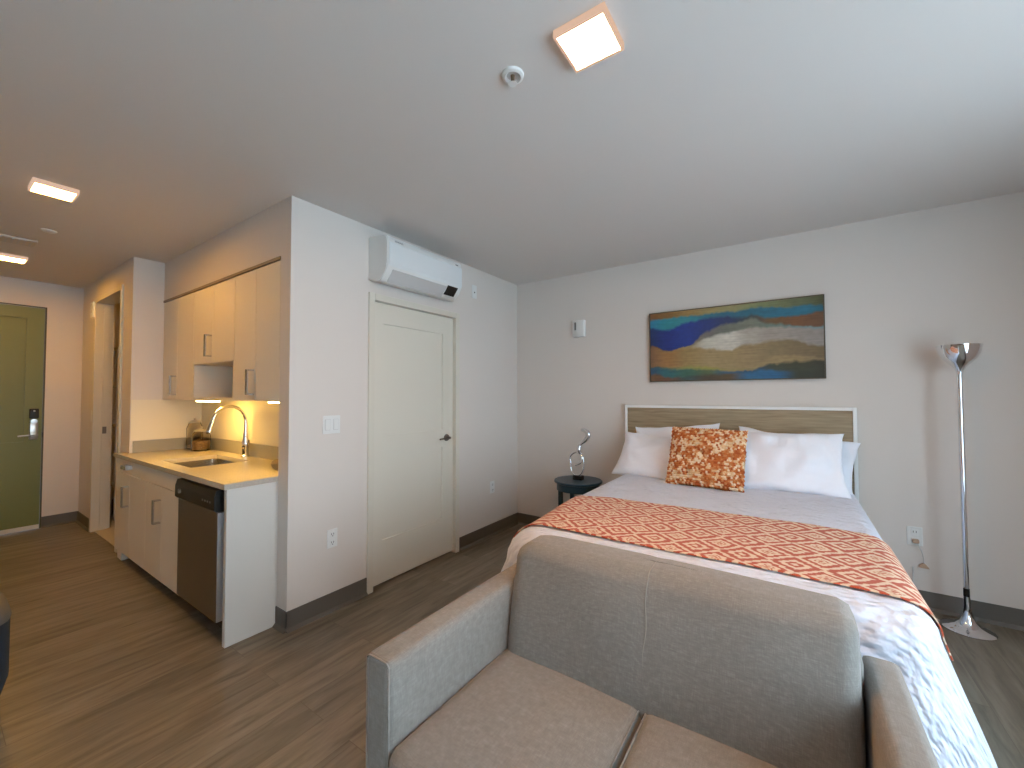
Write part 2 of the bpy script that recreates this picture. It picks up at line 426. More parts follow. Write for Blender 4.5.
# rubber base with a small toe at the floor
def baseboard(name, segs, h=.114):
    b = bmn()
    for (x0, y0, x1, y1, nx, ny) in segs:   # along wall, normal into the room
        d = .006
        for (t, z0, z1) in ((.006, 0, h),):
            box(b, min(x0, x1, x0+nx*t, x1+nx*t), max(x0, x1, x0+nx*t, x1+nx*t), min(y0, y1, y0+ny*t, y1+ny*t), max(y0, y1, y0+ny*t, y1+ny*t), z0, z1)
        prof = [(.005, 0), (.022, 0), (.022, .003), (.005, .020)]
        if nx: prism(b, [(x0+nx*p, q) for p, q in prof], min(y0, y1), max(y0, y1), 'Y')
        else: prism(b, [(y0+ny*p, q) for p, q in prof], min(x0, x1), max(x0, x1), 'X')
    return struct(name, b, base_m)
baseboard('baseboard_back', [(0, 0, WX, 0, 0, -1)])
baseboard('baseboard_left', [(0, YK-.006, 0, DY0, 1, 0), (0, DY1, 0, 0, 1, 0), (XW+.001, YK, .006, YK, 0, -1)])
baseboard('baseboard_entry', [(XE, EY1, XE, YS, 1, 0), (XE, YS, BX0-.05, YS, 0, -1)])
baseboard('baseboard_right', [(WX, YR, WX, 0, -1, 0)])
baseboard('baseboard_front', [(XE, YR, WX, YR, 0, 1)])
struct('trim_2', box(bmn(), XF-.012, XW, YK-.005, YK+.004, 2.192, 2.210), mat('painted_shadow_gap', (.24, .19, .14), .5))  # dark strip above the wall cabinets, shade of the recess put into its colour

# ---- closet door in the left wall (frame proud of the wall by 12 mm, slab recessed)
FW = .048
def frame_x(b, y0, y1, z1, x0, x1, fw):
    box(b, x0, x1, y0, y0+fw, 0, z1, .002, 1); box(b, x0, x1, y1-fw, y1, 0, z1, .002, 1); box(b, x0, x1, y0+fw, y1-fw, z1-fw, z1, .002, 1)
def shaker_x(b, xf, y0, y1, z0, z1, panels, th=.04, dep=.012):
    """slab facing +x with recessed panels"""
    pys = (panels[0][0], panels[0][1])
    box(b, xf-th, xf-dep, y0, y1, z0, z1)
    box(b, xf-dep, xf, y0, pys[0], z0, z1); box(b, xf-dep, xf, pys[1], y1, z0, z1)
    zs = [z0]+[z for p in sorted(panels, key=lambda p: p[2]) for z in (p[2], p[3])]+[z1]
    for i in range(0, len(zs), 2): box(b, xf-dep, xf, pys[0], pys[1], zs[i], zs[i+1])
b = bmn(); frame_x(b, DY0, DY1, DZ, -.10, .014, FW)
b2 = bmn()
struct('trim_3', b, casing_m)
b = bmn(); s0, s1 = DY0+FW+.003, DY1-FW-.003
box(b, -.10, -.062, s0-.002, s0+.014, .0, DZ-FW); box(b, -.10, -.062, s1-.014, s1+.002, 0, DZ-FW)
shaker_x(b, -.022, s0, s1, .018, DZ-FW-.004, [(s0+.095, s1-.125, .32, .925), (s0+.095, s1-.125, 1.072, 1.885)])
door1 = struct('door_1', b, door_m)
def lever(parent, x, y, z, dirn, m, L_=.115):
    h = part('door_handle', lathe(bmn(), [(.0, 0), (.030, 0), (.030, .006), (.026, .011), (.012, .013), (.011, .045), (.0, .046)], (x, y, z), 24, 'X', False), m, parent, smooth=True)
    b = bmn(); pts = spl([(x+.042, y, z), (x+.045, y+dirn*.03, z+.002), (x+.043, y+dirn*.07, z-.001), (x+.040, y+dirn*L_, z-.004)], 6)
    tube(b, pts, [.010]*3+[.0085]*(len(pts)-3), 10, .8)
    part('lever', b, m, h, smooth=True)
lever(door1, -.022, s1-.078, 1.0, -1, bronze_m)

# ---- front entry door, green
b = bmn(); frame_x(b, EY0-.01, EY1+.001, EZ+.002, XE-.06, XE+.002, .012)
struct('trim_4', b, mat('dark_green_frame', (.07, .065, .03), .5))
b = bmn(); shaker_x(b, XE-.004, EY0+.004, EY1-.014, .004, EZ-.014, [(EY0+.12, EY1-.135, .90, 2.16)], dep=.016)
door2 = struct('door_2', b, green_m)
part('door_sweep', box(bmn(), XE-.004, XE+.008, EY0+.005, EY1-.016, .003, .045, .002, 1), mat('sweep_aluminium', (.62, .58, .50), .4), door2, 'pale aluminium sweep along the foot of the door')
lk = part('door_lock', box(bmn(), XE-.005, XE+.018, -2.985, -2.925, .92, 1.09, .008, 3), nickel_m, door2, 'satin metal lock plate', smooth=True)
part('keypad', box(bmn(), XE-.005, XE+.028, -2.987, -2.923, 1.135, 1.235, .008, 3), black_m, lk, smooth=True)
part('dial', lathe(bmn(), [(0, 0), (.026, 0), (.024, .03), (.0, .031)], (XE-.002, -2.955, 1.105), 20, 'X', False), nickel_m, lk, smooth=True)
part('key_light', box(bmn(), XE+.027, XE+.030, -2.961, -2.949, 1.205, 1.218), white_m, lk)
lever(door2, XE+.012, -2.953, .965, -1, nickel_m, .11)
part('latch', box(bmn(), XE-.003, XE+.006, EY1-.013, EY1-.002, .94, .99), dark_m, door2)

# ---- bathroom opening: casing and jambs
b = bmn()
for x0, x1 in ((BX0-.045, BX0+.004), (BX1-.004, BX1+.045)): box(b, x0, x1, YS-.014, YS+.13, 0, BZ+.045, .002, 1)
box(b, BX0, BX1, YS-.014, YS+.13, BZ-.002, BZ+.045, .002, 1)
box(b, BX0+.004, BX0+.016, YS+.05, YS+.09, 0, BZ-.003); 
struct('trim_5', b, casing_m)
struct('trim_6', box(bmn(), BX0+.0155, BX0+.019, YS+.055, YS+.085, .98, 1.05), bronze_m)
# bathroom door leaf, swung in against the far side
b = bmn(); box(b, BX1-.06, BX1-.02, YS+.14, YS+.95, .015, BZ-.03, .003, 1)
d3 = struct('door_3', b, door_m)
part('door_handle', tube(bmn(), [(BX1-.06, YS+.88, 1.0), (BX1-.11, YS+.88, 1.0), (BX1-.115, YS+.87, 1.0), (BX1-.115, YS+.77, 1.0)], .009), bronze_m, d3, smooth=True)

# bathroom shelf unit
sh = thing('bathroom_shelf', (-3.83, -2.15, .006), 'tall open shelf unit with thin uprights seen through the bathroom doorway', 'shelf')
for (px_, py_) in ((-3.97, -2.40), (-3.70, -2.40), (-3.97, -1.90), (-3.70, -1.90)):
    part('upright', box(bmn(), px_, px_+.025, py_, py_+.025, .006, 1.9, .003, 1), wf_m, sh)
for z_ in (.36, .70, 1.02, 1.45, 1.88):
    part('shelf_board', box(bmn(), -3.972, -3.673, -2.402, -1.873, z_, z_+.025, .003, 1), wf_m, sh)
bk = obj('storage_basket', softbox(bmn(), -3.94, -3.71, -2.37, -1.93, .006, .22, .03, 6), basket_m, smooth=True)
tag(bk, 'dark red brown basket on the bathroom floor under the shelf unit', 'basket')

# ------------------------------------------------------------------ kitchen
GR = .003
def cab_front(b, x0, x1, z0, z1, yf, th=.019): box(b, x0+GR/2, x1-GR/2, yf, yf+th, z0+GR/2, z1-GR/2, .0015, 1)
def pull(parent, x, z, yf, vertical=True, L_=.165, name='handle'):
    b = bmn(); d = .042; t = .008; w_ = .030
    if vertical:
        box(b, x-w_/2, x+w_/2, yf-d, yf-d+t, z-L_/2, z+L_/2, .0015, 1)
        for s in (-1, 1): box(b, x-w_/2, x+w_/2, yf-d+t, yf+.001, z+s*(L_/2-.005)-.005, z+s*(L_/2-.005)+.005)
    else:
        box(b, x-L_/2, x+L_/2, yf-d, yf-d+t, z-w_/2, z+w_/2, .0015, 1)
        for s in (-1, 1): box(b, x+s*(L_/2-.005)-.005, x+s*(L_/2-.005)+.005, yf-d+t, yf+.001, z-w_/2, z+w_/2)
    part(name, b, pull_m, parent, 'satin metal pull')
YC = -2.675
def base_cab(x0, x1, label, drawer):
    t = thing('base_cabinet', ((x0+x1)/2, -2.4, 0), label, 'cabinet')
    b = bmn(); xs = max(x0, XF+.002)
    box(b, xs, x1, YC+.021, YB-.002, .10, .70)
    box(b, xs, x1, YC+.021, YC+.05, .70, .848); box(b, xs, xs+.010, YC+.05, YB-.002, .70, .848)
    box(b, x1-.018, x1, YC+.05, YB-.002, .70, .848)
    if x0 < xs: box(b, x0, xs, YC+.021, YS-.002, 0, .848)
    part('body', b, cab_m, t)
    part('toe_kick', box(bmn(), xs, x1, YC+.07, YC+.09, 0, .10), kick_m, t, 'dark recessed toe kick')
    xm = (x0+x1)/2
    if drawer:
        b = bmn(); cab_front(b, x0, x1, .735, .845, YC); d = part('drawer', b, cab_m, t); pull(d, xm-.01, .80, YC, False, .13)
    else:
        b = bmn(); cab_front(b, x0, x1, .735, .845, YC); part('front_panel', b, cab_m, t)
    b = bmn(); cab_front(b, x0, xm, .09, .735, YC); d = part('door', b, cab_m, t); pull(d, xm-.035, .565, YC)
    b = bmn(); cab_front(b, xm, x1, .09, .735, YC); part('door', b, cab_m, t)
    return t
base_cab(-2.30, -1.50, 'glossy cream base cabinet with a drawer on top, at the bathroom end of the counter', True)
base_cab(-1.50, -.812, 'glossy cream base cabinet under the sink, beside the dishwasher', False)

YU = YK
def upper_cab(x0, x1, z0, label, niche=False):
    z1 = 2.188
    t = thing('wall_cabinet', ((x0+x1)/2, -2.3, 1.33), label, 'cabinet')
    b = bmn(); box(b, x0, x1, YU+.021, YB-.001, z0+.0, z1)
    if niche:
        box(b, x0, x0+.018, YU+.002, YB-.001, 1.33, z0); box(b, x1-.018, x1, YU+.002, YB-.001, 1.33, z0)
        box(b, x0+.018, x1-.018, YU+.002, YB-.001, 1.33, 1.348); box(b, x0+.018, x1-.018, YB-.012, YB-.001, 1.348, z0)
    part('body', b, cab_m, t)
    xm = (x0+x1)/2
    b = bmn(); cab_front(b, x0, xm, z0, z1, YU+.001); d = part('door', b, cab_m, t); pull(d, xm-.03, z0+.12 if not niche else z0+.13, YU+.001)
    b = bmn(); cab_front(b, xm, x1, z0, z1, YU+.001); part('door', b, cab_m, t)
    return t
upper_cab(XF+.002, -1.482, 1.33, 'cream wall cabinet against the kitchen side wall, farthest from the bed')
upper_cab(-1.480, -.745, 1.605, 'short cream wall cabinet with an open cubby beneath its doors', True)
upper_cab(-.743, XW-.002, 1.33, 'cream wall cabinet beside the grey white wall end, nearest the bed')
for (x0, x1, lab) in ((-1.47, -1.14, 'long glowing under-cabinet light bar below the open cubby'), (-.30, -.14, 'short glowing under-cabinet light at the wall end of the counter')):
    t = thing('under_cabinet_light', ((x0+x1)/2, -2.366, 1.316), lab, 'light', 'lights under the wall cabinets')
    part('housing', box(bmn(), x0, x1, -2.392, -2.340, 1.323, 1.330), white_m, t)
    part('diffuser', box(bmn(), x0+.004, x1-.004, -2.390, -2.342, 1.316, 1.323, .002, 1), strip_e, t, 'glowing warm diffuser')

b = bmn(); box(b, XF, XF+.006, YS+.004, YB-.0005, .985, 1.3295); box(b, XF+.006, XW, YB-.006, YB-.0005, .985, 1.3295)
struct('trim_7', b, mat('glossy_wall_panel', (.76, .70, .57), .45))
# counter with a sink cut-out
SX0, SX1, SY0, SY1 = -1.478, -.90, -2.595, -2.235
b = bmn(); X1c = XW-.001
poly_out = [(XF, YB-.001), (X1c, YB-.001), (X1c, -2.69), (-2.305, -2.69), (-2.305, YS-.001), (XF, YS-.001)]
z0, z1 = .849, .88
box(b, XF, SX0, SY0, YB-.001, z0, z1); box(b, SX1, X1c, SY0, YB-.001, z0, z1); box(b, SX0, SX1, SY1, YB-.001, z0, z1)
box(b, XF, X1c, -2.69, SY0, z0, z1); box(b, -2.305, XF, -2.69, YS-.001, z0, z1)
bmesh.ops.remove_doubles(b, verts=list(b.verts), dist=.0001)
ct = thing('countertop', ((XF+X1c)/2, -2.4, .849), 'pale stone kitchen counter slab with an inset sink and low upstand', 'countertop')
part('slab', b, top_m, ct)
b = bmn(); box(b, XF+.014, X1c, YB-.015, YB-.001, .88, .98, .001, 1); box(b, XF, XF+.014, YS+.02, YB-.001, .88, .98, .001, 1)
part('backsplash', b, splash_m, ct, 'grey stone upstand')
# sink
t = thing('kitchen_sink', ((SX0+SX1)/2, -2.42, .70), 'rectangular stainless undermount sink in the pale counter', 'sink')
b = bmn(); n = 8
def rr(x0, x1, y0, y1, r, z):
    out = []
    for cx, cy, a0 in ((x1-r, y1-r, 0), (x0+r, y1-r, 90), (x0+r, y0+r, 180), (x1-r, y0+r, 270)):
        for k in range(n): a = math.radians(a0+90*k/(n-1)); out.append((cx+r*math.cos(a), cy+r*math.sin(a), z))
    return out
loops = [rr(SX0-.004, SX1+.004, SY0-.004, SY1+.004, .03, .8485), rr(SX0+.004, SX1-.004, SY0+.004, SY1-.004, .045, .846), rr(SX0+.010, SX1-.010, SY0+.010, SY1-.010, .05, .73), rr(SX0+.03, SX1-.03, SY0+.03, SY1-.03, .04, .712)]
vs = [[b.verts.new(p) for p in l] for l in loops]
for A, B in zip(vs, vs[1:]):
    for i in range(len(A)): j = (i+1) % len(A); b.faces.new((A[i], A[j], B[j], B[i]))
b.faces.new(vs[-1]); part('basin', b, sink_m, t, smooth=True)
part('drain', lathe(bmn(), [(0, .0), (.04, 0), (.042, .003), (.03, .004), (0, .002)], ((SX0+SX1)/2, -2.42, .712), 24, cap=False), bronze_m, t, smooth=True)
# faucet
fx, fy = -1.14, -2.165
t = thing('kitchen_faucet', (fx, fy, .88), 'tall chrome gooseneck faucet behind the sink', 'faucet')
part('base', lathe(bmn(), [(0, 0), (.030, 0), (.030, .010), (.024, .016), (.023, .07), (.026, .075), (.026, .115), (.017, .16), (.013, .20), (0, .20)], (fx, fy, .88), 24, cap=False), chrome_m, t, smooth=True)
zc = 1.155; rad = .112; pts = [(fx, fy, 1.05), (fx, fy, 1.10)]
for k in range(15):
    a = PI*k/14*.93; pts.append((fx, fy-rad+rad*math.cos(a), zc+rad*1.12*math.sin(a)))
part('neck', tube(bmn(), pts, .0125, 12), chrome_m, t, smooth=True)
e = Vector(pts[-1]); dr = (e-Vector(pts[-2])).normalized(); dr = Vector((0, -.28, -1)).normalized()
part('spray_head', tube(bmn(), [e-dr*.005, e+dr*.02, e+dr*.07, e+dr*.095], [.013, .014, .019, .020], 14), chrome_m, t, smooth=True)
part('handle', tube(bmn(), [(fx+.02, fy, .975), (fx+.05, fy, .985), (fx+.075, fy-.005, 1.02)], [.010, .009, .006], 10), chrome_m, t, smooth=True)
part('spray_tip', lathe(bmn(), [(0, 0), (.016, 0), (.017, .006), (0, .006)], tuple(e+dr*.098-Vector((0, 0, .004))), 16, cap=False), black_m, t, smooth=True)

# canisters
def canister(x, y, r, h, label, fillh):
    t = thing('glass_canister', (x, y, .88), label, 'jar', 'glass canisters by the sink')
    z = .8805
    prof = [(0, 0), (r-.006, 0), (r, .008), (r, h*.80), (r-.012, h*.93), (r*.72, h*.97), (r*.72, h), (r*.72-.003, h), (r*.72-.003, h*.97), (r-.016, h*.92), (r-.004, h*.79), (r-.004, .010), (0, .006)]
    part('jar_body', lathe(bmn(), prof, (x, y, z), 36, cap=False), jar_m, t, smooth=True)
    part('filling', lathe(bmn(), [(0, .009), (r-.006, .011), (r-.006, fillh), (r*.5, fillh+.008), (0, fillh+.01)], (x, y, z), 28, cap=False), fill_m, t, 'brown contents', smooth=True)
    l = part('lid', lathe(bmn(), [(0, h+.001), (r*.80, h+.001), (r*.82, h+.008), (r*.5, h+.018), (.012, h+.022), (.006, h+.030), (.012, h+.036), (.010, h+.044), (0, h+.047)], (x, y, z), 28, cap=False), lid_m, t, smooth=True)
canister(-1.905, -2.205, .070, .165, 'shorter glass canister with metal lid, in front of the taller one', .085)
canister(-2.085, -2.195, .062, .235, 'taller glass canister with metal lid, against the kitchen side wall', .03)
b = lathe(bmn(), [(0, 0), (.022, 0), (.040, .02), (.048, .045), (.040, .062), (.034, .064), (.030, .056), (.036, .045), (.030, .02), (0, .012)], (-.335, -2.30, .8803), 24, cap=False)
tag(obj('small_bowl', b, bowl_m, smooth=True), 'small brown stoneware bowl on the counter half hidden by the wall end', 'bowl')

# dishwasher
t = thing('dishwasher', (-.48, -2.4, 0), 'stainless dishwasher with black control strip under the counter end', 'dishwasher')
DX0, DX1 = -.795, -.195
part('body', box(bmn(), DX0, DX1, -2.62, -2.14, .02, .83), kick_m, t)
part('door', box(bmn(), DX0+.004, DX1-.004, -2.692, -2.648, .115, .715, .004, 2), steel_m, t)
part('door_edge', box(bmn(), DX1-.0045, DX1+.001, -2.690, -2.650, .118, .712), steel_lt, t, 'bright metal door edge')
prof = [(-2.648, .718), (-2.698, .720), (-2.710, .732), (-2.709, .80), (-2.698, .838), (-2.648, .838)]
b = bmn(); prism(b, prof, DX0+.004, DX1+.001, 'X'); cp = part('control_panel', b, black_m, t, 'black control strip')
for k in range(4): part('button', box(bmn(), -.36+k*.035, -.345+k*.035, -2.7115, -2.706, .765, .775), grey_m, cp)
part('dial', lathe(bmn(), [(0, 0), (.014, 0), (.013, .010), (0, .012)], (-.70, -2.719, .775), 16, 'Y', False), grey_m, cp, smooth=True)
part('toe_kick', box(bmn(), DX0, DX1, -2.60, -2.58, 0, .10), kick_m, t)
tag(obj('end_panel', box(bmn(), -.150, -.118, -2.678, YK-.0075, 0, .848, .0015, 1), panel_m), 'white upright end panel closing the counter beside the dishwasher', 'panel')
b = bmn(); box(b, -.147, -.118, YK-.0065, YB-.002, 0, .848)
tag(obj('filler_panel', b, panel_m), 'white filler panel behind the dishwasher end, inside the alcove', 'panel')

# ------------------------------------------------------------------ wall fittings
def plate_x(name, y, z, w_, h_, label, cat, kind):   # on the wall x = 0, facing +x
    t = thing(name, (0, y, z-h_/2), label, cat)
    part('cover_plate', box(bmn(), -.0005, .006, y-w_/2, y+w_/2, z-h_/2, z+h_/2, .002, 2), white_m, t)
    if kind == 'switch2':
        for s in (-1, 1):
            part('rocker', box(bmn(), .005, .010, y+s*.028-.016, y+s*.028+.016, z-.033, z+.033, .002, 1), white_m, t)
            b = bmn(); box(b, .0055, .0066, y+s*.028-.018, y+s*.028+.018, z-.035, z+.035); part('rocker_gap', b, acgrey_m, t)
    if kind == 'outlet': sockets(t, y, z)
    if kind == 'jack': part('jack', box(bmn(), .005, .008, y-.006, y+.006, z-.012, z), dark_m, t)
    return t
def sockets(t, y, z):
    for s in (-1, 1):
        so = part('socket', box(bmn(), .005, .008, y-.017, y+.017, z+s*.026-.018, z+s*.026+.018, .003, 2), white_m, t)
        b = bmn()
        for q in (-1, 1): box(b, .0078, .0085, y+q*.007-.0016, y+q*.007+.0016, z+s*.026-.004, z+s*.026+.008)
        box(b, .0078, .0085, y-.003, y+.003, z+s*.026-.013, z+s*.026-.008)
        part('slots', b, dark_m, so)
plate_x('light_switch', -2.143, 1.177, .118, .115, 'white double rocker switch plate at hand height left of the cream door', 'switch', 'switch2')
plate_x('power_outlet', -2.131, .456, .070, .115, 'white double outlet low on the wall left of the cream door', 'outlet', 'outlet')
plate_x('power_outlet', -.449, .466, .070, .115, 'white outlet low on the wall between cream door and room corner', 'outlet', 'outlet')
plate_x('wall_jack', -.723, 2.325, .066, .125, 'small white blank wall plate just right of the air conditioner', 'wall plate', 'jack')
# outlet on the headboard wall
t = thing('power_outlet', (3.065, 0, .395), 'white outlet on the headboard wall with a small plug in it', 'outlet')
part('cover_plate', box(bmn(), 3.028, 3.102, -.006, .0005, .393, .511, .002, 2), white_m, t)
for s in (-1, 1):
    so = part('socket', box(bmn(), 3.048, 3.082, -.008, -.005, .452+s*.026-.018, .452+s*.026+.018, .003, 2), white_m, t)
    b = bmn()
    for q in (-1, 1): box(b, 3.065+q*.007-.0016, 3.065+q*.007+.0016, -.0085, -.0078, .452+s*.026-.004, .452+s*.026+.008)
    part('slots', b, dark_m, so)
t = thing('charger_cable', (3.065, -.02, .42), 'short thin cord with tan plug hanging from the outlet by the lamp', 'cable')
part('plug', softbox(bmn(), 3.050, 3.082, -.034, -.0088, .412, .438, .006, 6), plug_m, t, 'tan plug', smooth=True)
part('wire', tube(bmn(), spl([(3.072, -.03, .418), (3.085, -.028, .38), (3.098, -.02, .34), (3.102, -.014, .29)], 8), .0025, 8), cord_m, t, smooth=True)
b = bmn(); prism(b, [(3.102-.024, .264), (3.102+.022, .262), (3.102+.020, .272), (3.102+.004, .290), (3.102-.004, .290), (3.102-.020, .276)], -.030, -.004)
part('connector', b, plug_m, t, 'tan end connector')
# fire alarm strobe on the headboard wall
t = thing('alarm_strobe', (.737, 0, 1.925), 'small white alarm box with dark slot high on the wall left of the painting', 'alarm')
part('box', box(bmn(), .675, .800, -.045, .0005, 1.925, 2.085, .006, 2), white_m, t, smooth=True)
part('lens', box(bmn(), .700, .716, -.050, -.043, 1.99, 2.065, .003, 2), mat('lens_grey', (.16, .16, .15), .2), t, 'dark lens slot')
# thermostat and switch by the entry
t = thing('thermostat', (-3.46, YS, 2.17), 'small white wall box with dark slot high beside the bathroom doorway', 'thermostat')
part('box', box(bmn(), -3.51, -3.41, YS-.03, YS+.0005, 2.165, 2.325, .005, 2), white_m, t)
part('slot', box(bmn(), -3.475, -3.440, YS-.033, YS-.028, 2.21, 2.30), acgrey_m, t, 'grey slot')
t = thing('light_switch', (-3.47, YS, 1.10), 'pale switch plate between entry wall and bathroom doorway', 'switch')
part('cover_plate', box(bmn(), -3.505, -3.435, YS-.006, YS+.0005, 1.10, 1.215, .002, 1), white_m, t)
part('rocker', box(bmn(), -3.485, -3.455, YS-.010, YS-.005, 1.125, 1.19, .002, 1), white_m, t)

# ---- air conditioner
A0, A1 = -1.874, -1.122
t = thing('air_conditioner', (0, (A0+A1)/2, 2.14), 'white split air conditioner mounted above the cream door', 'air conditioner')
prof = [(0.0005, 2.178), (.03, 2.160), (.10, 2.146), (.13, 2.152), (.17, 2.195), (.196, 2.232), (.203, 2.262), (.203, 2.40), (.196, 2.436), (.18, 2.450), (.14, 2.462), (.06, 2.468), (.0005, 2.468)]
b = bmn(); prism(b, prof, A0, A1); bmesh.ops.bevel(b, geom=[e_ for e_ in b.edges if abs(e_.verts[0].co.y-e_.verts[1].co.y) < 1e-5 and min(e_.verts[0].co.x, e_.verts[1].co.x) > .01], offset=.006, segments=2, affect='EDGES')
part('housing', b, white_m, t, smooth=True)
b = bmn(); prism(b, [(.2025, 2.405), (.2075, 2.400), (.2075, 2.258), (.2010, 2.240), (.198, 2.25)], A0+.012, A1-.006)
part('front_panel', b, acface_m, t)
b = bmn(); prism(b, [(.1325, 2.148), (.1310, 2.155), (.190, 2.226), (.1955, 2.221)], A0+.055, A1-.17)
fl = part('air_flap', b, acgrey_m, t, 'grey air outlet flap')
b = bmn(); prism(b, [(.150, 2.168), (.146, 2.172), (.196, 2.236), (.2005, 2.231)], A1-.16, A1-.045)
part('display_panel', b, black_m, t, 'black display window')
def text(s, size, M, m, name, parent, ext=.0008):
    cu = bpy.data.curves.new('lettering', 'FONT'); cu.body = s; cu.size = size; cu.extrude = ext; cu.align_x = 'CENTER'; cu.align_y = 'CENTER'
    o = bpy.data.objects.new('lettering', cu); C.objects.link(o); dg = bpy.context.evaluated_depsgraph_get()
    me = bpy.data.meshes.new_from_object(o.evaluated_get(dg)); bpy.data.objects.remove(o)
    b = bmesh.new(); b.from_mesh(me); bmesh.ops.transform(b, matrix=M, verts=b.verts)
    return part(name, b, m, parent)
MX = Matrix(((0, 0, 1, 0), (1, 0, 0, 0), (0, 1, 0, 0), (0, 0, 0, 1)))   # text facing +x, reading along +y
text('SAMSUNG', .016, Matrix.Translation((.201, A0+.10, 2.418)) @ MX, grey_m, 'brand_mark', t)
b = bmn(); box(b, .199, .2022, A1-.075, A1-.045, 2.414, 2.422); part('badge', b, grey_m, t)

# ------------------------------------------------------------------ ceiling fixtures
def ceiling_light(x, y, label, s=.176, dm=None):
    t = thing('ceiling_light', (x, y, H-.028), label, 'ceiling light', 'square ceiling lights')
    b = bmn(); h_ = s/2; f = .009; z0 = H-.026
    box(b, x-h_, x+h_, y-h_, y-h_+f, z0, H+.001); box(b, x-h_, x+h_, y+h_-f, y+h_, z0, H+.001)
    box(b, x-h_, x-h_+f, y-h_+f, y+h_-f, z0, H+.001); box(b, x+h_-f, x+h_, y-h_+f, y+h_-f, z0, H+.001)
    part('frame', b, rim_m, t, 'peach glowing rim')
    part('diffuser', box(bmn(), x-h_+f, x+h_-f, y-h_+f, y+h_-f, z0+.002, z0+.010), dm or lamp_e, t, 'glowing warm diffuser')
ceiling_light(1.895, -2.41, 'glowing square ceiling light above the bed and sofa, nearest the camera', dm=lamp_near)
ceiling_light(-1.03, -3.225, 'glowing square ceiling light in front of the kitchen, middle of the row')
ceiling_light(-3.03, -3.215, 'glowing square ceiling light nearest the green entry door')
t = thing('bathroom_light', (-3.1, -1.7, H-.03), 'round ceiling light inside the bathroom behind the doorway', 'ceiling light')
part('shade', lathe(bmn(), [(0, 0), (.10, .004), (.12, .03), (0, .03)], (-3.1, -1.7, H-.029), 24, cap=False), emis('bath_lamp', WARM, BATH_E), t, smooth=True)
# sprinkler
t = thing('fire_sprinkler', (1.595, -2.42, H-.04), 'small round sprinkler head on the ceiling near the square light', 'sprinkler')
part('escutcheon', lathe(bmn(), [(.022, -.004), (.030, -.012), (.040, -.008), (.042, .001), (0, .001)], (1.595, -2.42, H), 32, cap=False), white_m, t, smooth=True)
part('cup', lathe(bmn(), [(0, -.003), (.022, -.003), (.022, -.001)], (1.595, -2.42, H), 24, cap=False), acgrey_m, t)
part('nozzle', lathe(bmn(), [(0, -.030), (.006, -.030), (.008, -.002), (0, -.002)], (1.595, -2.42, H), 14, cap=False), brass_m, t, smooth=True)
part('deflector', lathe(bmn(), [(0, -.036), (.015, -.036), (.015, -.033), (0, -.033)], (1.595, -2.42, H), 16, cap=False), white_m, t)
# vent and detector in the hall
t = thing('ceiling_vent', (-2.41, -3.235, H-.012), 'flat ceiling vent grille between two hall lights', 'vent')
b = bmn(); box(b, -2.50, -2.32, -3.34, -3.14, H-.012, H+.001, .003, 1); part('frame', b, mat('vent_paint', (.60, .56, .50), .6), t)
b = bmn()
for k in range(6): box(b, -2.485, -2.335, -3.325+k*.03, -3.313+k*.03, H-.0145, H-.011)
part('slats', b, acgrey_m, t)
tag(obj('smoke_detector', lathe(bmn(), [(0, -.014), (.030, -.012), (.040, -.004), (.040, .001), (0, .001)], (-1.95, -3.13, H), 28, cap=False), white_m, smooth=True), 'small round smoke detector on the ceiling past the hall light', 'smoke detector')

